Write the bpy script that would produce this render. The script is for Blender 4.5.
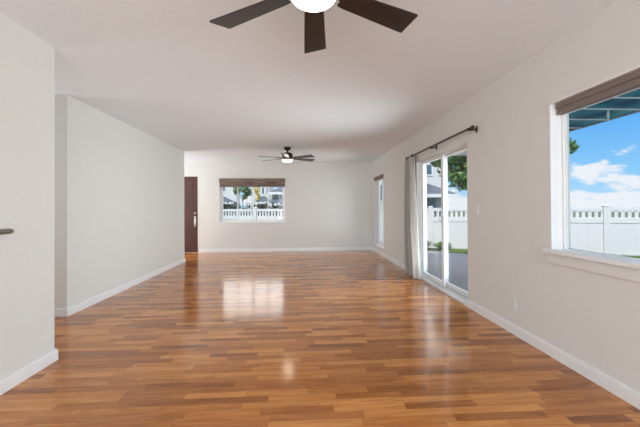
import bpy, bmesh, math, random
from mathutils import Vector, Matrix, Euler, noise
random.seed(7)
PI = math.pi
scn = bpy.context.scene
for o in list(bpy.data.objects): bpy.data.objects.remove(o)
COL = scn.collection

# ------------------------------------------------------------------ camera
EYE, FPX, YAW, PITCH, ROLL = 1.222, 330.0, .056, .009, -.006
cd = bpy.data.cameras.new('camera'); cam = bpy.data.objects.new('camera', cd); COL.objects.link(cam)
cam.location = (0, 0, EYE)
cd.sensor_fit = 'HORIZONTAL'; cd.sensor_width = 36; cd.lens = FPX*36/640
cd.shift_y = (205.19-213.5)/640
cd.clip_end = 500
cam.rotation_euler = (Matrix.Rotation(-YAW, 3, 'Z') @ Matrix.Rotation(PI/2+PITCH, 3, 'X') @ Matrix.Rotation(ROLL, 3, 'Z')).to_euler()
scn.camera = cam
scn.view_settings.view_transform = 'Standard'; scn.view_settings.look = 'None'
scn.view_settings.gamma = 1; scn.view_settings.use_curve_mapping = False
scn.view_settings.exposure = 0.07

# ------------------------------------------------------------------ world: blue tropical sky with cumulus
w = bpy.data.worlds.new('sky'); scn.world = w; w.use_nodes = True
nt = w.node_tree; N = nt.nodes; L = nt.links; N.clear()
def nd(t, N=N, **k):
    n = N.new(t)
    for a, b in k.items(): setattr(n, a, b)
    return n
tc = nd('ShaderNodeTexCoord'); sep = nd('ShaderNodeSeparateXYZ'); L.new(tc.outputs['Generated'], sep.inputs[0])
ramp = nd('ShaderNodeValToRGB'); L.new(sep.outputs['Z'], ramp.inputs[0])
e = ramp.color_ramp.elements
e[0].position = 0; e[0].color = (.55, .78, .97, 1); e[1].position = 1; e[1].color = (.08, .25, .70, 1)
q = e.new(.07); q.color = (.28, .62, .96, 1); q = e.new(.20); q.color = (.12, .44, .93, 1); q = e.new(.45); q.color = (.10, .34, .82, 1)
mp = nd('ShaderNodeMapping'); mp.inputs['Scale'].default_value = (1, 1, 2.6); mp.inputs['Location'].default_value = (.35, .1, .42)
L.new(tc.outputs['Generated'], mp.inputs[0])
nz = nd('ShaderNodeTexNoise'); nz.inputs['Scale'].default_value = 6.2; nz.inputs['Detail'].default_value = 8; nz.inputs['Roughness'].default_value = .55
L.new(mp.outputs[0], nz.inputs[0])
bias = nd('ShaderNodeMapRange'); L.new(sep.outputs['Z'], bias.inputs[0])
bias.inputs[1].default_value = .03; bias.inputs[2].default_value = .12; bias.inputs[3].default_value = .115; bias.inputs[4].default_value = -.045
ad = nd('ShaderNodeMath', operation='ADD'); L.new(nz.outputs[0], ad.inputs[0]); L.new(bias.outputs[0], ad.inputs[1])
cr = nd('ShaderNodeMapRange'); cr.interpolation_type = 'SMOOTHSTEP'; L.new(ad.outputs[0], cr.inputs[0]); cr.inputs[1].default_value = .57; cr.inputs[2].default_value = .65
mx = nd('ShaderNodeMix', data_type='RGBA'); L.new(cr.outputs[0], mx.inputs[0]); L.new(ramp.outputs[0], mx.inputs[6]); mx.inputs[7].default_value = (.86, .88, .93, 1)
# added unseen bright cloud deck high over the street, for floor reflections and daylight
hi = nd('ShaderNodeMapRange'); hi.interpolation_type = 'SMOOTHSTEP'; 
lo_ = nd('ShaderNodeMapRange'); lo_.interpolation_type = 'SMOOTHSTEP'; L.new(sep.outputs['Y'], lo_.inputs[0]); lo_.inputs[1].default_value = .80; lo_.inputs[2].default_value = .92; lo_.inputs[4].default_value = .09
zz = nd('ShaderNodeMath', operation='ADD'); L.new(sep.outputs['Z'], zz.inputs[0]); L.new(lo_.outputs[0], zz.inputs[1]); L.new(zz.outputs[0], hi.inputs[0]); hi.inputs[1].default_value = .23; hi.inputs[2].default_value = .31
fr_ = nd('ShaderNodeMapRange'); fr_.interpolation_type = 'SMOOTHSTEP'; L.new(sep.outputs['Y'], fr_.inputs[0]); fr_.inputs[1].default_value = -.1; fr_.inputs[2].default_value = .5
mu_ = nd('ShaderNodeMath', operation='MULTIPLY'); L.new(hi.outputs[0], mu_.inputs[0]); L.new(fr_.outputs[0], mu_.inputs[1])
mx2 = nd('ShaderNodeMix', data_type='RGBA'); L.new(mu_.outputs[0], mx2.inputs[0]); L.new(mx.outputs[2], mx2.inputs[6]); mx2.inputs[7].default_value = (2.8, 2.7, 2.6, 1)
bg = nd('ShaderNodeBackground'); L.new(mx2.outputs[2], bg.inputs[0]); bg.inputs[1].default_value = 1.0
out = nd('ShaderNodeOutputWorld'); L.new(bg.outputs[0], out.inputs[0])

# ------------------------------------------------------------------ sun, door and window daylight, added fill lights at unseen openings
def light(name, kind, loc, target, energy, color=(1, 1, 1), **k):
    ld = bpy.data.lights.new(name, kind); ld.energy = energy; ld.color = color
    for a, b in k.items(): setattr(ld, a, b)
    o = bpy.data.objects.new(name, ld); COL.objects.link(o); o.location = loc
    o.rotation_euler = (Vector(target)-Vector(loc)).to_track_quat('-Z', 'Y').to_euler()
    return o
light('sun', 'SUN', (-8, -14, 22), (0, 0, 0), 4.6, (1, .95, .88), angle=.01)
light('rear_fill_light', 'AREA', (.1, -4.35, 1.35), (.1, 5, 4.2), 300, (.88, .955, 1), shape='RECTANGLE', size=3.5, size_y=2.0)  # added fill light behind the camera, brightens the whole room
light('side_fill_light', 'AREA', (2.3, -2.0, 1.35), (-2, 1.2, 2.0), 45, (.88, .955, 1), shape='RECTANGLE', size=2.2, size_y=1.9)  # added unseen fill light from behind right, brightens the near left wall
# daylight that enters by the sliding door and the narrow window (limited beam, aimed straight across the room)
light('door_daylight', 'AREA', (2.30, 4.85, 1.05), (-2, 4.85, 1.15), 44, (.90, .96, 1), shape='RECTANGLE', size=1.7, size_y=1.8, spread=math.radians(106))
light('narrow_window_daylight', 'AREA', (2.25, 8.6, 1.15), (-2, 8.2, 1.25), 18, (.90, .96, 1), shape='RECTANGLE', size=.9, size_y=1.7, spread=math.radians(106))

light('hallway_fill_light', 'AREA', (-4.98, 3.38, 1.3), (2, 3.6, 1.4), 22, (.97, .98, 1), shape='RECTANGLE', size=.9, size_y=1.8)  # added fill light hidden in the hallway, brightens the right wall
light('entry_fill_light', 'AREA', (-4.98, 8.55, 1.4), (2, 8.2, 1.5), 60, (.97, .98, 1), shape='RECTANGLE', size=1.2, size_y=1.8)  # added fill light hidden in the entry, brightens the far right wall

# ------------------------------------------------------------------ materials
def mat(name, col=(.8, .8, .8), rough=.5, metal=0, spec=.5, **k):
    m = bpy.data.materials.new(name); m.use_nodes = True
    b = m.node_tree.nodes['Principled BSDF']
    b.inputs['Base Color'].default_value = (*col, 1); b.inputs['Roughness'].default_value = rough
    b.inputs['Metallic'].default_value = metal; b.inputs['Specular IOR Level'].default_value = spec
    for a, v in k.items(): b.inputs[a.replace('_', ' ')].default_value = v
    return m
def noisy(m, amt=.1, scale=8, bump=0, stretch=(1, 1, 1), detail=4, dist=.002):
    """small procedural tone variation and relief"""
    T = m.node_tree; b = T.nodes['Principled BSDF']; c = tuple(b.inputs['Base Color'].default_value)
    t = T.nodes.new('ShaderNodeTexCoord'); mp = T.nodes.new('ShaderNodeMapping'); mp.inputs['Scale'].default_value = stretch
    n = T.nodes.new('ShaderNodeTexNoise'); n.inputs['Scale'].default_value = scale; n.inputs['Detail'].default_value = detail
    T.links.new(t.outputs['Object'], mp.inputs[0]); T.links.new(mp.outputs[0], n.inputs[0])
    r = T.nodes.new('ShaderNodeValToRGB'); T.links.new(n.outputs[0], r.inputs[0])
    r.color_ramp.elements[0].position = .3; r.color_ramp.elements[1].position = .7
    r.color_ramp.elements[0].color = (*[x*(1-amt) for x in c[:3]], 1); r.color_ramp.elements[1].color = (*[min(1, x*(1+amt)) for x in c[:3]], 1)
    T.links.new(r.outputs[0], b.inputs['Base Color'])
    if bump:
        bp = T.nodes.new('ShaderNodeBump'); bp.inputs['Strength'].default_value = bump; bp.inputs['Distance'].default_value = dist
        T.links.new(n.outputs[0], bp.inputs['Height']); T.links.new(bp.outputs[0], b.inputs['Normal'])
    return m
M = {}
M['paint'] = noisy(mat('wall_paint', (.695, .685, .655), .6, spec=.3), .015, 60, .06)
M['ceil'] = noisy(mat('ceiling_paint', (.84, .90, .945), .75, spec=.2), .02, 50, .08)
M['trim'] = noisy(mat('trim_paint', (.80, .80, .80), .35), .01, 20)
M['vinyl'] = noisy(mat('white_vinyl_frame', (.80, .81, .81), .35), .01, 20)
M['fence'] = noisy(mat('fence_vinyl', (.67, .665, .655), .4), .02, 3)
M['blind'] = noisy(mat('brown_blind', (.20, .155, .14), .6), .10, 22, .1, (1, .15, 4))
M['weave'] = noisy(mat('woven_blind', (.19, .135, .105), .65), .75, 12, .2, (.25, 1, 6))
M['bronze'] = noisy(mat('dark_bronze', (.035, .026, .022), .4, .6), .1, 20)
M['blade'] = noisy(mat('espresso_blade', (.024, .017, .016), .32), .3, 9, .05, (1, 6, 1))
M['curtain'] = noisy(mat('curtain_cloth', (.66, .635, .60), .9, spec=.1), .05, 90, .15)
M['doorwood'] = noisy(mat('mahogany_door', (.075, .026, .020), .35), .35, 7, .1, (6, 6, .35))
M['nickel'] = noisy(mat('brushed_nickel', (.55, .53, .50), .3, 1), .05, 30)
M['railmetal'] = noisy(mat('grey_rail', (.17, .155, .13), .42, .5), .08, 30)
M['plate'] = noisy(mat('switch_plastic', (.70, .69, .66), .35), .01, 30)
M['slot'] = noisy(mat('socket_slot', (.06, .06, .06), .5), .01, 30)
M['concrete'] = noisy(mat('patio_concrete', (.27, .275, .30), .8), .08, 2.2, .1)
M['grass'] = noisy(mat('lawn', (.05, .07, .03), .9), .35, 3, .4, dist=.03)
M['blade_grass'] = noisy(mat('grass_blades', (.16, .27, .05), .8), .3, 2)
M['leaf'] = noisy(mat('tree_leaves', (.085, .20, .022), .5), .5, 2.5)
M['leaf2'] = noisy(mat('pale_leaves', (.22, .30, .13), .6), .4, 2.5)
M['yellow'] = noisy(mat('yellow_blossom', (.75, .55, .05), .6), .3, 3)
M['hedge'] = noisy(mat('dark_hedge', (.035, .045, .022), .8), .4, 2.5)
M['bark'] = noisy(mat('bark', (.09, .065, .045), .9), .3, 12, .5, (1, 1, .3))
M['house'] = noisy(mat('house_stucco', (.74, .72, .67), .8), .03, 3)
M['housetan'] = noisy(mat('tan_stucco', (.62, .52, .42), .8), .03, 3)
M['housegrey'] = noisy(mat('grey_siding', (.26, .33, .38), .8), .06, 3)
M['roof'] = noisy(mat('roof_shingles', (.105, .125, .15), .9), .15, 1.5, stretch=(1, 1, 6))
M['hglass'] = noisy(mat('house_window_glass', (.12, .17, .21), .1), .1, 2)
M['white'] = noisy(mat('white_paint', (.82, .82, .80), .5), .02, 6)
M['insul'] = noisy(mat('rubber_seal', (.05, .05, .05), .6), .01, 9)

def glass(name, tint, refl=.06):
    m = bpy.data.materials.new(name); m.use_nodes = True; T = m.node_tree; T.nodes.clear()
    o = T.nodes.new('ShaderNodeOutputMaterial'); mx = T.nodes.new('ShaderNodeMixShader')
    tr = T.nodes.new('ShaderNodeBsdfTransparent'); tr.inputs[0].default_value = (*tint, 1)
    gl = T.nodes.new('ShaderNodeBsdfGlossy'); gl.inputs['Roughness'].default_value = .02
    fr = T.nodes.new('ShaderNodeFresnel'); fr.inputs[0].default_value = 1.3
    mu = T.nodes.new('ShaderNodeMath'); mu.operation = 'MULTIPLY'; mu.inputs[1].default_value = 1
    ge = T.nodes.new('ShaderNodeNewGeometry'); iv = T.nodes.new('ShaderNodeMath'); iv.operation = 'SUBTRACT'; iv.inputs[0].default_value = 1
    T.links.new(ge.outputs['Backfacing'], iv.inputs[1]); T.links.new(iv.outputs[0], mu.inputs[1]); T.links.new(fr.outputs[0], mu.inputs[0]); T.links.new(mu.outputs[0], mx.inputs[0])
    T.links.new(tr.outputs[0], mx.inputs[1]); T.links.new(gl.outputs[0], mx.inputs[2]); T.links.new(mx.outputs[0], o.inputs[0])
    return m
M['glass'] = glass('clear_pane', (.97, .985, .985))
M['coverpanel'] = None
def cover_mat():
    m = bpy.data.materials.new('tinted_cover_panel'); m.use_nodes = True; T = m.node_tree; T.nodes.clear()
    o = T.nodes.new('ShaderNodeOutputMaterial'); mx = T.nodes.new('ShaderNodeMixShader'); mx.inputs[0].default_value = .5
    tr = T.nodes.new('ShaderNodeBsdfTransparent'); df = T.nodes.new('ShaderNodeBsdfTranslucent')
    n = T.nodes.new('ShaderNodeTexNoise'); n.inputs['Scale'].default_value = 1.6; n.inputs['Detail'].default_value = 4
    tc = T.nodes.new('ShaderNodeTexCoord'); T.links.new(tc.outputs['Object'], n.inputs[0])
    r = T.nodes.new('ShaderNodeValToRGB'); T.links.new(n.outputs[0], r.inputs[0])
    r.color_ramp.elements[0].position = .35; r.color_ramp.elements[1].position = .68
    r.color_ramp.elements[0].color = (.05, .125, .17, 1); r.color_ramp.elements[1].color = (.17, .31, .31, 1)
    T.links.new(r.outputs[0], tr.inputs[0]); T.links.new(r.outputs[0], df.inputs[0])
    T.links.new(tr.outputs[0], mx.inputs[1]); T.links.new(df.outputs[0], mx.inputs[2]); T.links.new(mx.outputs[0], o.inputs[0])
    return m
M['coverpanel'] = cover_mat()
def lampmat(strength):
    m = bpy.data.materials.new('lit_opal_glass'); m.use_nodes = True
    b = m.node_tree.nodes['Principled BSDF']; b.inputs['Base Color'].default_value = (.9, .88, .82, 1)
    b.inputs['Emission Color'].default_value = (1, .90, .74, 1); b.inputs['Emission Strength'].default_value = strength
    return m
M['lamp'] = lampmat(14)

def floor_mat():
    m = bpy.data.materials.new('laminate_strips'); m.use_nodes = True; T = m.node_tree; b = T.nodes['Principled BSDF']
    def n(t, **k):
        x = T.nodes.new(t)
        for a, v in k.items(): setattr(x, a, v)
        return x
    def ma(op, a, c=None):
        x = n('ShaderNodeMath', operation=op)
        for i, v in enumerate((a, c)):
            if v is None: continue
            if isinstance(v, (int, float)): x.inputs[i].default_value = v
            else: T.links.new(v, x.inputs[i])
        return x.outputs[0]
    tc = n('ShaderNodeTexCoord'); s = n('ShaderNodeSeparateXYZ'); T.links.new(tc.outputs['Object'], s.inputs[0])
    W, LN = .066, .46
    yr = ma('DIVIDE', s.outputs['Y'], W); row = ma('FLOOR', yr)
    wn = n('ShaderNodeTexWhiteNoise', noise_dimensions='1D'); T.links.new(row, wn.inputs['W'])
    wn2 = n('ShaderNodeTexWhiteNoise', noise_dimensions='1D'); T.links.new(ma('ADD', row, 371.3), wn2.inputs['W'])
    ln = ma('ADD', ma('MULTIPLY', wn2.outputs[0], .28), LN-.12)
    xr = ma('ADD', ma('DIVIDE', s.outputs['X'], ln), ma('MULTIPLY', wn.outputs[0], 7.0)); cell = ma('FLOOR', xr)
    cb = n('ShaderNodeCombineXYZ'); T.links.new(row, cb.inputs[0]); T.links.new(cell, cb.inputs[1])
    wc = n('ShaderNodeTexWhiteNoise', noise_dimensions='2D'); T.links.new(cb.outputs[0], wc.inputs[0])
    # grain running along the strips, shifted for each strip
    mp = n('ShaderNodeMapping'); mp.inputs['Scale'].default_value = (2.2, 26, 1)
    off = n('ShaderNodeVectorMath', operation='MULTIPLY_ADD'); T.links.new(wc.outputs['Color'], off.inputs[0]); off.inputs[1].default_value = (9, 9, 9)
    T.links.new(tc.outputs['Object'], off.inputs[2]); T.links.new(off.outputs[0], mp.inputs[0])
    g = n('ShaderNodeTexNoise'); g.inputs['Scale'].default_value = 1.6; g.inputs['Detail'].default_value = 5; g.inputs['Distortion'].default_value = .8
    T.links.new(mp.outputs[0], g.inputs[0])
    v = ma('ADD', ma('MULTIPLY', wc.outputs[0], .50), ma('MULTIPLY', g.outputs[0], .74))
    r = n('ShaderNodeValToRGB'); T.links.new(v, r.inputs[0]); el = r.color_ramp.elements
    el[0].position = .18; el[0].color = (.13, .036, .010, 1); el[1].position = 1.0; el[1].color = (.68, .30, .080, 1)
    q = el.new(.45); q.color = (.315, .104, .020, 1); q = el.new(.72); q.color = (.50, .185, .042, 1)
    # seams
    fy = ma('FRACT', yr); fx = ma('FRACT', xr)
    sy = ma('LESS_THAN', fy, .035); sx = ma('LESS_THAN', fx, .006); se = ma('MAXIMUM', sy, sx)
    mxx = n('ShaderNodeMix', data_type='RGBA'); T.links.new(ma('MULTIPLY', se, .45), mxx.inputs[0]); T.links.new(r.outputs[0], mxx.inputs[6]); mxx.inputs[7].default_value = (.07, .025, .01, 1)
    T.links.new(mxx.outputs[2], b.inputs['Base Color'])
    b.inputs['Roughness'].default_value = .14; b.inputs['IOR'].default_value = 1.52
    bp = n('ShaderNodeBump'); bp.inputs['Strength'].default_value = .12; bp.inputs['Distance'].default_value = .0006
    T.links.new(ma('SUBTRACT', ma('MULTIPLY', g.outputs[0], .5), se), bp.inputs['Height']); T.links.new(bp.outputs[0], b.inputs['Normal'])
    return m
M['floor'] = floor_mat()

# ------------------------------------------------------------------ mesh helpers
class MB:
    def __init__(s): s.bm = bmesh.new()
    def box(s, x0, x1, y0, y1, z0, z1, bev=0, mtx=None):
        r = bmesh.ops.create_cube(s.bm, size=1); vs = r['verts']
        for v in vs: v.co = Vector(((x0+x1)/2+v.co.x*(x1-x0), (y0+y1)/2+v.co.y*(y1-y0), (z0+z1)/2+v.co.z*(z1-z0)))
        if bev:
            ed = list({e for v in vs for e in v.link_edges})
            rr = bmesh.ops.bevel(s.bm, geom=ed, offset=bev, segments=2, affect='EDGES', profile=.5)
            vs = list({v for f in rr['faces'] for v in f.verts} | {v for v in vs if v.is_valid})
        if mtx is not None:
            for v in vs: v.co = mtx @ v.co
        return s
    def tube(s, pts, r, n=12, cap=True, radii=None):
        pts = [Vector(p) for p in pts]; rings = []
        for i, p in enumerate(pts):
            d = (pts[min(i+1, len(pts)-1)]-pts[max(i-1, 0)]).normalized()
            up = Vector((0, 0, 1)) if abs(d.z) < .9 else Vector((1, 0, 0))
            a = d.cross(up).normalized(); b = d.cross(a).normalized(); rr = radii[i] if radii else r
            rings.append([s.bm.verts.new(p+(a*math.cos(2*PI*k/n)+b*math.sin(2*PI*k/n))*rr) for k in range(n)])
        for i in range(len(rings)-1):
            for k in range(n):
                s.bm.faces.new((rings[i][k], rings[i][(k+1) % n], rings[i+1][(k+1) % n], rings[i+1][k]))
        if cap: s.bm.faces.new(rings[0][::-1]); s.bm.faces.new(rings[-1])
        return s
    def lathe(s, prof, c=(0, 0, 0), n=32, axis='Z'):
        rings = []
        for r, z in prof:
            ring = []
            for k in range(n):
                a = 2*PI*k/n
                p = Vector((r*math.cos(a), r*math.sin(a), z))
                if axis == 'X': p = Vector((p.z, p.x, p.y))
                if axis == 'Y': p = Vector((p.x, p.z, p.y))
                ring.append(s.bm.verts.new(p+Vector(c)))
            rings.append(ring)
        for i in range(len(rings)-1):
            for k in range(n): s.bm.faces.new((rings[i][k], rings[i][(k+1) % n], rings[i+1][(k+1) % n], rings[i+1][k]))
        s.bm.faces.new(rings[0][::-1]); s.bm.faces.new(rings[-1])
        return s
    def prism(s, pts, z0, z1, mtx=None, bev=0):
        lo = [s.bm.verts.new((x, y, z0)) for x, y in pts]; hi = [s.bm.verts.new((x, y, z1)) for x, y in pts]; n = len(pts)
        fs = [s.bm.faces.new(lo[::-1]), s.bm.faces.new(hi)]
        for k in range(n): fs.append(s.bm.faces.new((lo[k], lo[(k+1) % n], hi[(k+1) % n], hi[k])))
        vs = lo+hi
        if mtx is not None:
            for v in vs: v.co = mtx @ v.co
        return s
    def poly(s, vs, fs):
        V = [s.bm.verts.new(v) for v in vs]
        for f in fs: s.bm.faces.new([V[i] for i in f])
        return s
    def build(s, name, m, parent=None, smooth=False, label=None, off=None):
        bmesh.ops.recalc_face_normals(s.bm, faces=s.bm.faces)
        me = bpy.data.meshes.new(name)
        if off is not None: bmesh.ops.translate(s.bm, verts=s.bm.verts, vec=-Vector(off))
        s.bm.to_mesh(me); s.bm.free()
        me.materials.append(M[m])
        if smooth:
            me.polygons.foreach_set('use_smooth', [True]*len(me.polygons))
            me.set_sharp_from_angle(angle=math.radians(40))
        o = bpy.data.objects.new(name, me); COL.objects.link(o)
        if off is not None: o.location = off
        if parent: o.parent = parent
        if label: o['label'] = label
        return o
def tag(o, label=None, cat=None, group=None, kind=None):
    for k, v in (('label', label), ('category', cat), ('group', group), ('kind', kind)):
        if v: o[k] = v
    return o
def empty(name, loc, rz=0, **k):
    o = bpy.data.objects.new(name, None); COL.objects.link(o); o.location = loc; o.rotation_euler = (0, 0, rz); o.empty_display_size = .1
    return tag(o, **k)
def copy_tree(o, parent=None):
    c = o.copy(); COL.objects.link(c); c.parent = parent
    for ch in [x for x in bpy.data.objects if x.parent == o]: copy_tree(ch, c)
    return c

# ================================================================== the room
H = 2.55
RX, BY = 2.04, 9.44            # right wall face, back wall face
LX, LY0, LY1 = -2.696, 3.96, 7.77   # long white wall on the left
NX, NY = -2.007, 2.803         # near left wall
RW = .17                        # thickness
def wall_boxes(b, axis, c0, c1, s0, s1, z0, z1, holes):
    """wall slab with rectangular holes (s0,s1,z0,z1); axis 'x' = slab normal along x"""
    ss = sorted({s0, s1, *[h[0] for h in holes], *[h[1] for h in holes]}); zs = sorted({z0, z1, *[h[2] for h in holes], *[h[3] for h in holes]})
    for i in range(len(ss)-1):
        run = None
        for j in range(len(zs)-1):
            sm, zm = (ss[i]+ss[i+1])/2, (zs[j]+zs[j+1])/2
            solid = not any(h[0] < sm < h[1] and h[2] < zm < h[3] for h in holes)
            if solid:
                run = [zs[j], zs[j+1]] if run is None else [run[0], zs[j+1]]
            if (not solid or j == len(zs)-2) and run:
                a = (c0, c1, ss[i], ss[i+1]) if axis == 'x' else (ss[i], ss[i+1], c0, c1)
                b.box(*a, *run); run = None
    bmesh.ops.remove_doubles(b.bm, verts=b.bm.verts, dist=1e-5)
    return b
DOOR = (3.96, 5.74, 0.0, 2.03)
SMALL = (8.10, 9.09, .21, 2.065)
BIG = (1.05, 2.60, .862, 2.072)
SIDE = (-3.2, -.8, .3, 2.3)  # unseen opening added for the side fill light
BACKW = (-2.305, -.466, .825, 2.06)
FRONT = (-3.83, -2.91, 0, 2.13)
YB = -4.2
S = dict(kind='structure')
o = MB().box(-5.0, RX+RW, YB-.13, BY+.13, -.12, 0).build('floor', 'floor'); tag(o, 'glossy orange-brown wood strip laminate floor', kind='structure')
o = MB().box(-5.0, RX+RW, YB-.13, BY+.13, H, H+.22).build('ceiling', 'ceil'); tag(o, 'smooth off-white ceiling', kind='structure')
o = wall_boxes(MB(), 'x', RX, RX+RW, YB, BY, 0, H, [DOOR, SMALL, BIG, SIDE]).build('wall_right', 'paint'); tag(o, 'beige wall with sliding door and windows on the right', kind='structure')
o = wall_boxes(MB(), 'y', BY, BY+.13, -5.0, RX+RW, 0, H, [BACKW, FRONT]).build('wall_back', 'paint'); tag(o, 'beige far wall with a window', kind='structure')
o = MB().box(-4.87, LX, LY0, LY1, 0, H).build('wall_left', 'paint'); tag(o, 'long white wall on the left', kind='structure')
o = MB().box(-4.87, NX, YB, NY, 0, H).build('wall_left_near', 'paint'); tag(o, 'near white wall at the left edge', kind='structure')
o = wall_boxes(MB(), 'x', -5.0, -4.87, YB, BY, 0, H, [(2.92, 3.84, .35, 2.25), (7.95, 9.15, .5, 2.3)]).build('wall_left_outer', 'paint'); tag(o, kind='structure')  # unseen openings added for the hallway and entry fill lights
o = wall_boxes(MB(), 'y', YB-.13, YB, -5.0, RX+RW, 0, H, [(-1.75, 1.85, .25, 2.35)]).build('wall_rear', 'paint'); tag(o, kind='structure')  # unseen opening added for the rear fill light
# baseboards: a straight board with an eased top edge
BH, BT = .092, .018
def baseboard(name, x0, x1, y0, y1, label=None):
    b = MB().box(x0, x1, y0, y1, 0, BH-.012).box(x0+(.006 if x0 > 0 and x1-x0 < .1 else 0), x1-(.006 if x0 < 0 and x1-x0 < .1 else 0), y0+(.006 if y1-y0 < .1 else 0), y1, BH-.012, BH)
    o = b.build(name, 'trim'); tag(o, label, kind='structure'); return o
b = MB()
for y0, y1 in ((YB, 3.95), (5.75, BY)):
    b.box(RX-BT, RX, y0, y1, 0, BH-.012).box(RX-BT+.006, RX, y0, y1, BH-.012, BH)
tag(b.build('baseboard_right', 'trim'), 'white baseboard along the right wall', kind='structure')
tag(MB().box(-2.87, RX-BT, BY-BT, BY, 0, BH-.012).box(-2.87, RX-BT, BY-BT+.006, BY, BH-.012, BH).build('baseboard_back', 'trim'), 'white baseboard under the far window wall', kind='structure')
b = MB()
b.box(LX, LX+BT, LY0-BT, LY1+BT, 0, BH-.012).box(LX, LX+BT-.006, LY0-BT+.006, LY1+BT-.006, BH-.012, BH)
b.box(-4.87, LX, LY0-BT, LY0, 0, BH-.012).box(-4.87, LX, LY0-BT+.006, LY0, BH-.012, BH)
b.box(-4.87, LX, LY1, LY1+BT, 0, BH)
tag(b.build('baseboard_left', 'trim'), 'white baseboard along the long left wall', kind='structure')
b = MB()
b.box(NX, NX+BT, YB, NY+BT, 0, BH-.012).box(NX, NX+BT-.006, YB, NY+BT-.006, BH-.012, BH)
b.box(-4.87, NX, NY, NY+BT, 0, BH)
tag(b.build('baseboard_left_near', 'trim'), 'white baseboard of the near left wall', kind='structure')

# ---------------- windows
def frame_rect(b, axis, c0, c1, s0, s1, z0, z1, t, bev=.002, tz=None, tt=None):
    tz = tz or t; tt = tt or tz
    for (a0, a1, q0, q1) in ((s0, s1, z0, z0+tz), (s0, s1, z1-tt, z1), (s0, s0+t, z0+tz, z1-tt), (s1-t, s1, z0+tz, z1-tt)):
        if axis == 'x': b.box(c0, c1, a0, a1, q0, q1, bev)
        else: b.box(a0, a1, c0, c1, q0, q1, bev)
    return b
def bx(b, axis, c0, c1, s0, s1, z0, z1, bev=.001):
    return b.box(c0, c1, s0, s1, z0, z1, bev) if axis == 'x' else b.box(s0, s1, c0, c1, z0, z1, bev)
def slider_window(name, axis, face, hole, label, t=.04, muntin=False):
    """face = outer side plane of the room wall; the frame sits at the outside of the reveal"""
    s0, s1, z0, z1 = hole
    r = empty(name, (face, (s0+s1)/2, z0) if axis == 'x' else ((s0+s1)/2, face, z0), label=label, kind='structure')
    inv = Vector(r.location)
    f = MB(); frame_rect(f, axis, face+.085, face+.13, s0, s1, z0, z1, t)
    f.build('window_frame', 'vinyl', r, off=None).location = -inv
    mid = (s0+s1)/2
    for k, (a0, a1, c) in enumerate(((s0+t, mid+.02, face+.088), (mid-.02, s1-t, face+.108))):
        sb = MB(); frame_rect(sb, axis, c, c+.018, a0, a1, z0+t, z1-t, .035)
        if muntin: bx(sb, axis, c+.004, c+.014, (a0+a1)/2-.014, (a0+a1)/2+.014, z0+t+.03, z1-t-.03)
        sash = sb.build('sash', 'vinyl', r); sash.location = -inv
        p = MB(); bx(p, axis, c+.007, c+.011, a0+.03, a1-.03, z0+t+.03, z1-t-.03, 0)
        p.build('pane', 'glass', sash)
    return r
wn1 = slider_window('window_1', 'y', BY, BACKW, 'white sliding window in the far wall', .045, True)
wn2 = slider_window('window_2', 'x', RX, SMALL, 'tall narrow white window in the far corner of the right wall', .04)
# sill boards
def sill(win, axis, face, hole, name='window_sill'):
    s0, s1, z0, z1 = hole; inv = Vector(win.location)
    b = MB(); bx(b, axis, face+.0, face+.09, s0+.001, s1-.001, z0-.0, z0+.012, 0)
    bx(b, axis, face-.035, face+.0, s0-.05, s1+.05, z0-.016, z0+.012, .002)
    o = b.build(name, 'trim', win); o.location = -inv
    b = MB(); bx(b, axis, face-.016, face, s0-.03, s1+.03, z0-.1, z0-.014, .004)
    o = b.build('sill_apron', 'paint', win); o.location = -inv
# the big window: one fixed frame behind a painted reveal
r = empty('window_3', (RX, 1.8, BIG[2]), label='large white picture window at the right edge', kind='structure'); inv = Vector(r.location)
f2 = MB().box(RX+.09, RX+.125, BIG[0], BIG[1], BIG[3]-.098, BIG[3]).box(RX+.09, RX+.17, BIG[0], BIG[1], BIG[2], BIG[2]+.018)
f2.box(RX+.09, RX+.125, BIG[0], BIG[0]+.05, BIG[2]+.018, BIG[3]-.098).box(RX+.09, RX+.125, BIG[1]-.035, BIG[1], BIG[2]+.018, BIG[3]-.098)
f2.box(RX+.102, RX+.116, BIG[1]-.046, BIG[1]-.035, BIG[2]+.018, BIG[3]-.098).build('window_frame', 'vinyl', r).location = -inv
MB().box(RX+.110, RX+.114, BIG[0]+.05, BIG[1]-.046, BIG[2]+.018, BIG[3]-.098).build('pane', 'glass', r).location = -inv
b = MB()   # painted white lining of the reveal
b.box(RX-.002, RX+.09, BIG[1]-.012, BIG[1], BIG[2], BIG[3]).box(RX-.002, RX+.09, BIG[0], BIG[0]+.012, BIG[2], BIG[3]).box(RX-.002, RX+.09, BIG[0], BIG[1], BIG[3]-.012, BIG[3])
b.build('window_lining', 'trim', r).location = -inv
sill(r, 'x', RX, BIG)
b = MB(); bx(b, 'x', RX-.012, RX+.085, SMALL[0], SMALL[1], SMALL[2], SMALL[2]+.012); b.build('window_sill', 'trim', wn2).location = -Vector(wn2.location)
b = MB(); bx(b, 'y', BY-.012, BY+.085, BACKW[0], BACKW[1], BACKW[2], BACKW[2]+.012); b.build('window_sill', 'trim', wn1).location = -Vector(wn1.location)

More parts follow.
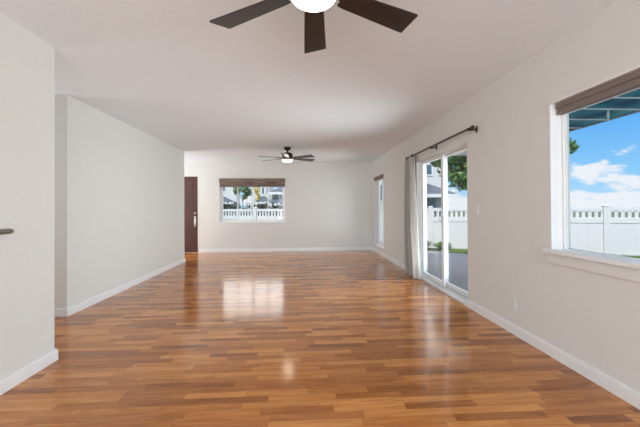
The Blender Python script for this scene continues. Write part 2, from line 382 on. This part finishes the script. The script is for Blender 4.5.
# ---------------- sliding glass door
r = empty('door_2', (RX, (DOOR[0]+DOOR[1])/2, 0), label='white two-panel sliding glass door to the patio', kind='structure'); inv = Vector(r.location)
b = MB(); y0, y1, z1 = DOOR[0], DOOR[1], DOOR[3]
b.box(RX+.06, RX+.17, y0, y0+.02, 0, z1, .002).box(RX+.06, RX+.17, y1-.03, y1, 0, z1, .002).box(RX+.06, RX+.17, y0+.02, y1-.03, z1-.02, z1, .002)
b.build('door_frame', 'vinyl', r).location = -inv
b = MB().box(RX-.012, RX+.17, y0+.001, y1-.001, 0, .028, .002).box(RX+.088, RX+.092, y0+.02, y1-.03, .028, .04).box(RX+.128, RX+.132, y0+.02, y1-.03, .028, .04)
b.build('door_track', 'vinyl', r).location = -inv
ym = 4.86
for (a0, a1, c, nm) in ((ym-.04, y1-.03, RX+.074, 'in'), (y0+.02, ym+.04, RX+.116, 'out')):
    sb = MB(); frame_rect(sb, 'x', c, c+.034, a0, a1, .036, z1-.022, .07, .003, .07, .032)
    pn = sb.build('door_panel', 'vinyl', r); pn.location = -inv
    MB().box(c+.014, c+.020, a0+.066, a1-.066, .10, z1-.05).build('pane', 'glass', pn)
    hy = a0+.038 if nm == 'in' else a1-.04
    hz = 1.13
    if nm == 'in':
        pts = [(c+.0, hy, hz+.12), (c-.035, hy+.006, hz+.10), (c-.05, hy+.012, hz+.05), (c-.052, hy+.014, hz), (c-.05, hy+.012, hz-.05), (c-.035, hy+.006, hz-.10), (c+.0, hy, hz-.12)]
        MB().tube(pts, .008, 10).box(c-.004, c, hy-.016, hy+.016, hz-.15, hz+.15, .002).build('pull_handle', 'nickel', pn, True)
    else:
        MB().box(c-.006, c, a0+.03, a0+.06, .9, 1.02, .002).build('latch', 'nickel', pn)
# ---------------- front door in the far wall
r = empty('door_1', ((FRONT[0]+FRONT[1])/2, BY, 0), label='dark reddish-brown front door in the far left corner', kind='structure'); inv = Vector(r.location)
b = MB().box(FRONT[0]+.02, FRONT[1]-.012, BY+.012, BY+.055, .008, 2.118, .002)
for z0, z1 in ((.25, .95), (1.15, 1.95)):
    for x0, x1 in ((-3.70, -3.42), (-3.32, -3.05)): frame_rect(b, 'y', BY+.006, BY+.014, x0, x1, z0, z1, .02)
dl = b.build('door_leaf', 'doorwood', r); dl.location = -inv
b = MB().box(FRONT[1]-.012, FRONT[1], BY-.004, BY+.13, 0, 2.13).box(FRONT[0], FRONT[0]+.02, BY-.004, BY+.13, 0, 2.13).box(FRONT[0]+.02, FRONT[1]-.012, BY-.004, BY+.13, 2.118, 2.13)
b.build('door_frame', 'doorwood', r).location = -inv
hx = -2.985
MB().lathe([(.001, -.03), (.024, -.028), (.032, -.012), (.032, 0)], (hx, BY+.012, 1.10), 20, 'Y').build('deadbolt', 'nickel', dl, True)
MB().box(hx-.028, hx+.028, BY+.0, BY+.012, .72, 1.02, .006).tube([(hx, BY+.004, .97), (hx, BY-.045, .96), (hx, BY-.055, .87), (hx, BY-.045, .77), (hx, BY+.004, .75)], .011, 10).build('pull_handle', 'nickel', dl, True)

# ================================================================== blinds
def blind_slats(b, s0, s1, face, z0, z1, axis, d, n):
    for k in range(n):
        a = z0+(z1-z0)*k/n
        bx(b, axis, face, face+d, s0, s1, a+.001, a+(z1-z0)/n-.001, .002)
t = empty('window_blind', (RX+.02, BIG[1]-.3, BIG[3]-.1), label='raised brown blind across the top of the large right window', cat='blind', group=None)
inv = Vector(t.location)
BE = BIG[1]-.042
MB().box(RX+.026, RX+.085, BIG[0]+.014, BE, 2.016, 2.060, .004).build('valance', 'blind', t).location = -inv
MB().box(RX+.036, RX+.080, BIG[0]+.018, BE-.002, 1.982, 2.016, .003).build('slat_stack', 'blind', t).location = -inv
MB().box(RX+.032, RX+.083, BIG[0]+.018, BE-.002, 1.968, 1.982, .003).build('bottom_rail', 'blind', t).location = -inv
t = empty('window_blind', ((BACKW[0]+BACKW[1])/2, BY+.01, 1.84), label='brown woven blind drawn up over the far wall window', cat='blind'); inv = Vector(t.location)
MB().box(BACKW[0]-.005, BACKW[1]+.005, BY-.03, BY+.05, 1.96, 2.075, .005).build('valance', 'weave', t).location = -inv
b = MB(); blind_slats(b, BACKW[0]+.01, BACKW[1]-.01, BY-.02, 1.86, 1.96, 'y', .05, 5); b.build('slat_stack', 'weave', t).location = -inv
MB().box(BACKW[0]+.008, BACKW[1]-.008, BY-.024, BY+.034, 1.835, 1.86, .003).build('bottom_rail', 'weave', t).location = -inv
t = empty('window_blind', (RX+.01, 8.6, 1.9), label='small brown woven blind above the narrow corner window', cat='blind'); inv = Vector(t.location)
MB().box(RX-.03, RX+.05, SMALL[0]+.004, SMALL[1]-.004, 2.02, 2.062, .005).build('valance', 'weave', t).location = -inv
MB().box(RX-.022, RX+.04, SMALL[0]+.008, SMALL[1]-.008, 1.965, 2.02, .004).build('slat_stack', 'weave', t).location = -inv

# ================================================================== curtain and rod
RZ, RXX = 2.135, RX-.09
t = empty('curtain_rod', (RX, 4.6, RZ), label='dark bronze curtain rod above the sliding door', cat='curtain rod'); inv = Vector(t.location)
MB().tube([(RXX, 3.66, RZ), (RXX, 5.98, RZ)], .0125, 14).build('rod', 'bronze', t, True).location = -inv
for y, s in ((3.66, -1), (5.98, 1)):
    MB().lathe([(.012, 0), (.019, .003*s), (.021, .012*s), (.019, .024*s), (.001, .028*s)], (RXX, y, RZ), 18, 'Y').build('finial', 'bronze', t, True).location = -inv
for y in (3.72, 4.86, 5.94):
    b = MB().box(RX-.008, RX, y-.02, y+.02, RZ-.045, RZ+.03, .003).tube([(RX-.004, y, RZ-.005), (RX-.05, y, RZ-.012), (RXX, y, RZ-.018)], .010, 10)
    b.box(RXX-.018, RXX+.018, y-.009, y+.009, RZ-.024, RZ-.0125, .002).box(RXX-.019, RXX-.0135, y-.009, y+.009, RZ-.02, RZ+.008, .001).box(RXX+.0135, RXX+.019, y-.009, y+.009, RZ-.02, RZ+.008, .001)
    b.build('bracket', 'bronze', t, True).location = -inv
def curtain():
    b = bmesh.new(); NY_, NZ = 90, 40; rows = []
    ztop, zbot = RZ+.02, .012
    for j in range(NZ+1):
        v = j/NZ; z = ztop+(zbot-ztop)*v; row = []
        ya = 5.66-.24*v**1.3; yb = 6.06+.02*v
        for i in range(NY_+1):
            u = i/NY_
            ph = 2*PI*(3.1*u+.10*math.sin(3*v+2*u))
            amp = .030+.018*min(1, v*1.6)
            x = RXX+math.sin(ph)*amp+.012*math.sin(2*ph+4*v)+.004*math.sin(5*ph+7*v)
            x += .006*noise.noise(Vector((u*4, v*3, 0)))
            y = ya+(yb-ya)*u+.006*math.sin(ph*2)
            if v < .04: x = RXX+(x-RXX)*(.75)
            row.append(b.verts.new((min(x, RX-.025), y, z)))
        rows.append(row)
    for j in range(NZ):
        for i in range(NY_): b.faces.new((rows[j][i], rows[j][i+1], rows[j+1][i+1], rows[j+1][i]))
    bmesh.ops.solidify(b, geom=b.faces[:], thickness=.003)
    m = MB(); m.bm.free(); m.bm = b
    return m
t = empty('curtain', (RXX, 5.73, 0), label='gathered grey-beige curtain hanging at the far side of the sliding door', cat='curtain'); inv = Vector(t.location)
curtain().build('fabric', 'curtain', t, True).location = -inv
for k in range(4):
    y = 5.68+.10*k
    MB().lathe([(.0135, -.003), (.024, -.003), (.024, .003), (.0135, .003), ], (RXX, y, RZ), 18, 'Y').build('grommet', 'bronze', t).location = -inv

# ================================================================== ceiling fans
def make_fan():
    r = empty('ceiling_fan', (0, 0, 0))
    # origin is on the ceiling
    MB().lathe([(.03, -.001), (.075, 0), (.078, -.02), (.066, -.05), (.04, -.065), (.028, -.07)][::-1], n=32).build('ceiling_canopy', 'bronze', r, True)
    MB().lathe([(.02, -.115), (.02, -.06)], n=16).build('downrod', 'bronze', r, True)
    MB().lathe([(.05, -.232), (.105, -.224), (.118, -.205), (.118, -.165), (.105, -.135), (.07, -.118), (.03, -.108)], n=36).build('motor_housing', 'bronze', r, True)
    MB().lathe([(.10, -.285), (.119, -.281), (.121, -.270), (.116, -.262), (.06, -.245), (.045, -.232)], n=36).build('light_kit_ring', 'nickel', r, True)
    prof = [(.001, -.325)]+[(.114*math.sin(a), -.276-.049*math.cos(a)) for a in [PI/2*k/10 for k in range(1, 11)]]
    MB().lathe(prof, n=40).build('lamp_shade', 'lamp', r, True)
    for k in range(6):
        a = math.radians(27+60*k)
        m = Matrix.Rotation(a, 4, 'Z') @ Matrix.Translation((0, 0, -.240)) @ Matrix.Rotation(math.radians(-11), 4, 'X')
        pts = [(.17, -.048), (.20, -.054), (.40, -.064), (.640, -.077), (.644, -.073), (.654, .070), (.650, .075), (.40, .064), (.20, .054), (.17, .048)]
        bl = MB().prism(pts, -.004, .004, m).build('blade', 'blade', r)
        arm = [(.085, -.016), (.15, -.014), (.19, -.036), (.235, -.036), (.235, .036), (.19, .036), (.15, .014), (.085, .016)]
        m2 = Matrix.Rotation(a, 4, 'Z') @ Matrix.Translation((0, 0, -.233)) @ Matrix.Rotation(math.radians(-11), 4, 'X')
        MB().prism(arm, -.003, .004, m2).build('blade_bracket', 'bronze', bl)
    return r
fan = make_fan()
fan.location = (.065, 1.62, H); tag(fan, 'near dark six-blade ceiling fan with bright lamp, cut off by the photo top', 'ceiling fan', 'ceiling fans')
fan2 = copy_tree(fan); fan2.location = (-.30, 7.2, H)
fan2['label'] = 'far dark six-blade ceiling fan with glowing lamp, hanging before the far wall'

# ================================================================== handrail, switch, outlets
t = empty('handrail', (NX, 1.7, 1.08), label='grey round-ended handrail fixed to the near left wall', cat='handrail'); inv = Vector(t.location)
zr, xr_ = 1.08, NX+.06
pts = [(xr_, 1.0, zr)]+[(xr_, y, zr) for y in (1.4, 1.9, 2.30)]+[(xr_, 2.322, zr), (xr_, 2.334, zr), (xr_, 2.339, zr)]
MB().tube(pts, .0175, 16, radii=[.0175]*5+[.0135, .006]).build('rail', 'railmetal', t, True).location = -inv
for y in (1.2, 2.0):
    MB().lathe([(.001, 0), (.028, 0), (.028, .006), (.001, .008)], (NX, y, zr-.05), 18, 'X').tube([(NX+.004, y, zr-.05), (NX+.04, y, zr-.05), (xr_, y, zr-.03), (xr_, y, zr-.014)], .006, 8).build('rail_bracket', 'railmetal', t, True).location = -inv

def make_outlet(switch=False):
    """faces -Y, back at y=0"""
    r = empty('light_switch' if switch else 'wall_outlet', (0, 0, 0))
    MB().box(-.036, .036, -.006, 0, -.058, .058, .0025).build('cover_plate', 'plate', r)
    if switch: MB().box(-.017, .017, -.010, -.006, -.033, .033, .002).build('rocker', 'plate', r)
    else:
        for z in (-.021, .021):
            s = MB().prism([(.0165*math.cos(a), .0145*math.sin(a)) for a in [2*PI*k/16 for k in range(16)]], 0, .003, Matrix.Translation((0, -.006, z)) @ Matrix.Rotation(PI/2, 4, 'X')).build('socket', 'plate', r)
            MB().box(-.0075, -.0055, -.0096, -.009, z-.002, z+.007).box(.0055, .0075, -.0096, -.009, z-.002, z+.007).box(-.0015, .0015, -.0096, -.009, z-.010, z-.006).build('slots', 'slot', s)
    return r
sw = make_outlet(True); sw.location = (RX, 3.735, 1.19); sw.rotation_euler.z = -PI/2
tag(sw, 'white light switch beside the sliding door', 'light switch')
proto = make_outlet()
spots = [((RX, 3.08, .30), -PI/2, 'white wall outlet low on the right wall between sliding door and large window'),
         ((RX, 6.84, .335), -PI/2, 'small white wall outlet on the right wall left of the curtain'),
         ((-1.893, BY, .27), 0, 'white wall outlet below the far window'),
         ((.494, BY, .283), 0, 'leftmost white outlet of the three right of the far window'),
         ((.925, BY, .28), 0, 'middle white outlet of the three right of the far window'),
         ((1.358, BY, .28), 0, 'white outlet nearest the right corner on the far wall'),
         ((LX, 6.22, .29), PI/2, 'white wall outlet low on the long left wall')]
for i, (loc, rz, lab) in enumerate(spots):
    c = proto if i == 0 else copy_tree(proto)
    c.location = loc; c.rotation_euler.z = rz
    tag(c, lab, 'outlet', 'wall outlets')

# ================================================================== outdoors
GZ = -.15
def grid_ground():
    b = MB()
    b.box(-60, 80, BY+.13, 130, GZ-.2, GZ-.01); b.box(RX+RW, 80, -10, BY+.13, GZ-.2, GZ-.01)
    return b
tag(grid_ground().build('ground', 'grass'), 'green lawn outside', kind='structure')
# patio: concrete slab beside the room
tag(MB().prism([(RX+RW+.002, -3), (7.4, -3), (7.4, 6.3), (5.35, 8.95), (3.6, 10.5), (1.2, 11.6), (1.2, BY+.15), (RX+RW+.002, BY+.15)], GZ-.1, GZ+.005).build('patio', 'concrete'), 'grey concrete patio outside the sliding door', kind='structure')

# white vinyl fence: straight, oblique run
FD = Vector((.8944, -.4472, 0)); FP = Vector((8.60, 8.87, 0)); STEP = 2.36
ang = math.atan2(FD.y, FD.x)
t = empty('vinyl_fence', (FP.x, FP.y, GZ), ang, label='long white vinyl fence with an open picket band along its top', cat='fence')
for k in range(-8, 3):
    x0 = k*STEP
    wd = .075
    MB().box(x0-wd, x0+wd, -.07, .07, 0, 1.385, .004).build('post', 'fence', t)
    p = MB().box(x0-wd-.012, x0+wd+.012, -.082, .082, 1.385, 1.40, .003)
    p.poly([(x0-wd-.008, -.078, 1.40), (x0+wd+.008, -.078, 1.40), (x0+wd+.008, .078, 1.40), (x0-wd-.008, .078, 1.40), (x0, 0, 1.425)], [(0, 1, 4), (1, 2, 4), (2, 3, 4), (3, 0, 4)]).build('post_cap', 'fence', t)
    if k == 2: break
    a, c = x0+wd+.001, x0+STEP-wd-.001
    b = MB()
    n = 12
    for i in range(n):
        q0 = a+(c-a)*i/n; b.box(q0+.0004, q0+(c-a)/n-.0004, -.012, .012, .04, .93, .002)
    b.build('board_panel', 'fence', t)
    MB().box(a, c, -.022, .022, .0, .07, .004).build('bottom_rail', 'fence', t)
    MB().box(a, c, -.026, .026, .90, 1.06, .004).build('middle_rail', 'fence', t)
    MB().box(a, c, -.026, .026, 1.25, 1.355, .004).build('top_rail', 'fence', t)
    b = MB(); n = 15; pw = (c-a)/n
    for i in range(n+1):
        m_ = a+pw*i; b.box(max(a, m_-.041), min(c, m_+.041), -.011, .011, 1.055, 1.255, .003)
    b.build('picket_band', 'fence', t)

# patio cover: rafters and tinted panels
CX0, CX1, CY0, CY1, CZ = RX+RW+.002, 4.68, -2.5, 8.0, 2.52
t = empty('patio_cover', (CX0, 3, CZ), label='tinted panel patio cover with white rafters outside the large window', cat='patio cover'); inv = Vector(t.location)
def cp(b, name, m): o = b.build(name, m, t); o.location = -inv; return o
yy = CY0
k = 0
ys = [3.22-.5*i for i in range(1, 11)][::-1]+[3.22, 3.77, 4.22, 4.74, 5.25, 5.75, 6.25]
for a, c in zip(ys[:-1], ys[1:]):
    cp(MB().box(CX0, CX1-.04, a+.013, c-.013, CZ+.022, CZ+.028), 'cover_panel', 'coverpanel')
for y in ys: cp(MB().box(CX0, CX1-.04, y-.011, y+.011, CZ+.01, CZ+.034), 'rafter', 'white')
cp(MB().box(CX1-.04, CX1, CY0, CY1, CZ+.005, CZ+.04), 'edge_rail', 'housegrey')
cp(MB().box(CX0, CX1-.04, 6.262, CY1, CZ-.01, CZ+.04), 'soffit', 'white')
for y in (-2.2,):
    cp(MB().box(CX1-.12, CX1-.04, y-.04, y+.04, GZ+.005, CZ-.012, .005), 'support_post', 'white')
cp(MB().tube([(4.14, 4.22, CZ+.012), (4.14, 4.22, CZ-.05), (4.14, 4.22, CZ-.15)], .012, 8, radii=[.006, .016, .006]), 'hook', 'white')

# plants
def leafball(b, c, rad, n, size, rnd, squash=1, shell=.55):
    for i in range(n):
        d = Vector((rnd.gauss(0, 1), rnd.gauss(0, 1), rnd.gauss(0, 1))).normalized()
        rr = shell+(1-shell)*rnd.random()
        p = Vector(c)+Vector((d.x*rad[0], d.y*rad[1], d.z*rad[2]))*rr*(1+.25*noise.noise(d*2.3))
        a = Vector((rnd.gauss(0, 1), rnd.gauss(0, 1), rnd.gauss(0, .6))).normalized(); q = a.cross(d+Vector((.1, .2, .7))).normalized()
        s = size*(.6+.8*rnd.random())
        v = [b.bm.verts.new(p-a*s), b.bm.verts.new(p+q*s*.45), b.bm.verts.new(p+a*s), b.bm.verts.new(p-q*s*.45)]
        b.bm.faces.new(v)
def tree(name, base, trunk_h, crowns, leaf, m, label, n, size, cat='tree', seed=1, tr=.12, extra=None):
    rnd = random.Random(seed)
    t = empty(name, base, label=label, cat=cat); inv = Vector(base)
    b = MB(); top = Vector(base)+Vector((0, 0, trunk_h))
    b.tube([base, (base[0]+.05, base[1], base[2]+trunk_h*.5), top], tr, 10, radii=[tr*1.2, tr, tr*.8])
    for c, rad in crowns:
        cc = Vector(c); mid = (top+cc)/2+Vector((0, 0, .1))
        b.tube([top-Vector((0, 0, .1)), mid, cc], tr*.4, 7, radii=[tr*.6, tr*.35, tr*.12])
    b.build('trunk', 'bark', t, True).location = -inv
    b = MB()
    for c, rad in crowns: leafball(b, c, rad, n, size, rnd)
    b.build('foliage', m, t).location = -inv
    if extra: extra(t, inv)
    return t
gz = GZ-.01
tree('leafy_tree', (7.7, 12.6, gz), 2.2, [((7.2, 12.3, 3.6), (1.3, 1.2, 1.1)), ((6.05, 12.2, 2.85), (.75, .8, .95)), ((8.7, 12.8, 3.7), (1.2, 1.2, 1.0)), ((5.75, 12.0, 3.45), (.85, .8, .6)), ((7.3, 12.6, 2.5), (.9, .9, .7)), ((9.75, 12.3, 3.5), (.8, .8, .4)), ((6.3, 12.2, 2.45), (.42, .6, .6)), ((5.45, 12.0, 3.3), (.45, .5, .5)), ((5.05, 12.0, 3.05), (.18, .3, .3))], .1, 'leaf', 'green leafy tree behind the white fence, seen through the sliding door', 1500, .095, seed=4)
rnd = random.Random(9)
for i, (x, y, w_, h_) in enumerate(((3.95, 10.95, .42, .32), (4.62, 10.62, .30, .24))):
    t = empty('low_shrub', (x, y, GZ-.01), label=('wider low green shrub at the foot of the fence, left in the door glass', 'smaller low green shrub at the foot of the fence beside the wider one')[i], cat='shrub', group='low shrubs by the fence'); inv = Vector(t.location)
    b = MB(); b.tube([(x, y, GZ-.01), (x+.02, y, GZ+h_*.6)], .012, 6); b.tube([(x, y, GZ-.01), (x-.08, y, GZ+h_*.6)], .01, 6); b.build('stem', 'bark', t).location = -inv
    b = MB(); leafball(b, (x, y, GZ+h_*.55), (w_, w_*.6, h_*.5), 500, .05, rnd, shell=.2); b.build('foliage', 'leaf', t).location = -inv
# tufts of grass in front of the fence
b = MB(); rnd = random.Random(3)
for i in range(5200):
    s = rnd.uniform(-4.3, 2.5); d = rnd.uniform(.1, .75)
    p = FP+FD*s+Vector((-.4472, -.8944, 0))*d; h_ = rnd.uniform(.03, .10); a = rnd.uniform(0, PI); wv = Vector((math.cos(a), math.sin(a), 0))*.006
    p.z = GZ-.012
    tip = p+Vector((rnd.gauss(0, .03), rnd.gauss(0, .03), h_))
    V = [b.bm.verts.new(p-wv), b.bm.verts.new(p+wv), b.bm.verts.new(tip)]; b.bm.faces.new(V)
tag(b.build('grass', 'blade_grass'), 'green grass blades along the foot of the white fence', 'grass', kind='stuff')

# houses
def house(name, x0, x1, y0, y1, h, wall, label, wins=(), skirts=(), roof=None):
    """wins: (x,z,w,h) on the near face; skirts: (x0,x1,z_low,z_high,depth,overrun) lean-to roofs on the near face"""
    r = empty(name, ((x0+x1)/2, (y0+y1)/2, gz), label=label, cat='house', group='neighbouring houses'); inv = Vector(r.location)
    MB().box(x0, x1, y0, y1, gz, h).build('wall', wall, r).location = -inv
    for (x, z, w_, hh) in wins:
        f = frame_rect(MB(), 'y', y0-.05, y0-.001, x-w_/2, x+w_/2, z-hh/2, z+hh/2, min(.1, w_*.16), 0).build('window_frame', 'white', r); f.location = -inv
        MB().box(x-w_/2+.02, x+w_/2-.02, y0-.03, y0-.004, z-hh/2+.02, z+hh/2-.02).build('pane', 'hglass', f)
    for (a, c, zl, zh, dp, col) in skirts:
        b = MB(); yf = y0-dp
        ins = min(dp, (c-a)*.4)
        V = [(a, yf, zl), (c, yf, zl), (c, y0, zl), (a, y0, zl), (a+ins*.2, y0-.01, zh), (c-ins, y0-.01, zh)]
        b.poly(V, [(0, 1, 5, 4), (1, 2, 5), (0, 4, 3), (0, 3, 2, 1), (3, 4, 5, 2)])
        sk = b.build('lower_roof', 'roof', r); sk.location = -inv
        MB().box(a, c, yf-.08, yf, zl-.22, zl+.02).build('gutter', 'white', sk)
        if col: MB().box(a+.3, c-1.3, y0-dp+.9, y0-.01, gz, zl-.22).build('ground_floor_wall', col, r).location = -inv
    if roof:
        oh, rh = roof; xm = (x1-x0)/2+oh; ym_ = (y1-y0)/2+oh; rid = max(0.2, xm-ym_)
        cx, cy = (x0+x1)/2, (y0+y1)/2
        V = [(x0-oh, y0-oh, h), (x1+oh, y0-oh, h), (x1+oh, y1+oh, h), (x0-oh, y1+oh, h), (cx-rid, cy, h+rh), (cx+rid, cy, h+rh)]
        MB().poly(V, [(0, 1, 5, 4), (1, 2, 5), (2, 3, 4, 5), (3, 0, 4), (0, 3, 2, 1)]).build('roof', 'roof', r).location = -inv
        MB().box(x0-oh, x1+oh, y0-oh-.08, y0-oh, h-.25, h+.02).build('gutter', 'white', r).location = -inv
    return r
house('neighbour_house', 4.2, 10.9, 25, 33, 6.3, 'house', 'pale two-storey house with grey lower roof seen through the sliding door',
      wins=((9.85, 4.15, .62, .95), (6.15, 2.4, .5, 1.3), (6.2, 4.6, .9, 1.1)), skirts=((7.6, 11.05, 2.15, 3.1, 2.4, 'housegrey'),), roof=(.6, 2.0))
def X(u, y): return (u-302)/330*y
house('neighbour_house', X(186, 45), X(238, 45), 45, 47.2, 7.2, 'house', 'cream house left of the tree seen through the far window',
      wins=((X(225.5, 45), 3.95, .55, .8), (X(212, 45), 3.95, .6, .8)), skirts=((X(190, 45), X(238, 45), 2.05, 2.95, 1.8, 'housegrey'),), roof=(.4, .9))
house('neighbour_house', X(252, 47), X(270, 47), 47, 55, 7.2, 'house', 'cream house with narrow dark windows in the middle of the far window view',
      wins=((X(264, 47), 3.75, .4, 1.0), (X(268.3, 47), 3.75, .4, 1.0)), skirts=((X(258, 47), X(272, 47), 2.1, 2.95, 1.6, None),), roof=(.5, 1.8))
house('neighbour_house', X(273, 38), X(322, 38), 38, 44, 3.05, 'housetan', 'tan house with grey eave at the right of the far window view',
      wins=((X(281, 38), 2.75, .5, .55), (X(300, 38), 2.75, .6, .55)), skirts=((X(271, 38), X(292, 38), 1.75, 2.35, 1.8, None),), roof=(.5, 1.6))
tree('street_tree', (X(244, 30), 30, gz), 2.1, [((X(244, 30), 30, 3.15), (.62, .6, .5)), ((X(238, 30), 30, 2.9), (.3, .4, .45)), ((X(249, 30), 30, 2.75), (.35, .4, .4)), ((X(246, 30), 30, 2.3), (.25, .3, .25))], .1, 'leaf2', 'pale green street tree between the houses in the far window', 500, .09, seed=8, tr=.035)
tree('flowering_tree', (X(259, 33), 33, gz), 2.0, [((X(258.4, 33), 33, 3.1), (.32, .3, .7)), ((X(259.5, 33), 33, 2.35), (.14, .2, .4))], .1, 'yellow', 'slim yellow-blossomed tree seen in the right half of the far window', 260, .09, seed=5, tr=.04)
b = MB(); rnd = random.Random(12)
t = empty('hedge', (-5, 22, gz), label='dark clipped hedge behind the fence seen through the far window', cat='hedge'); inv = Vector(t.location)
for i in range(22):
    x = -9.5+i*.55; leafball(b, (x, 22-.1*i*.3, gz+.85+.08*math.sin(i*1.7)), (.5, .4, .95), 260, .11, rnd, shell=.6)
b.build('foliage', 'hedge', t).location = -inv
b = MB()
for i in range(22): x = -9.5+i*.55; b.tube([(x, 22-.1*i*.3, gz), (x, 22-.1*i*.3, gz+1.2)], .03, 6)
b.build('stem', 'bark', t).location = -inv
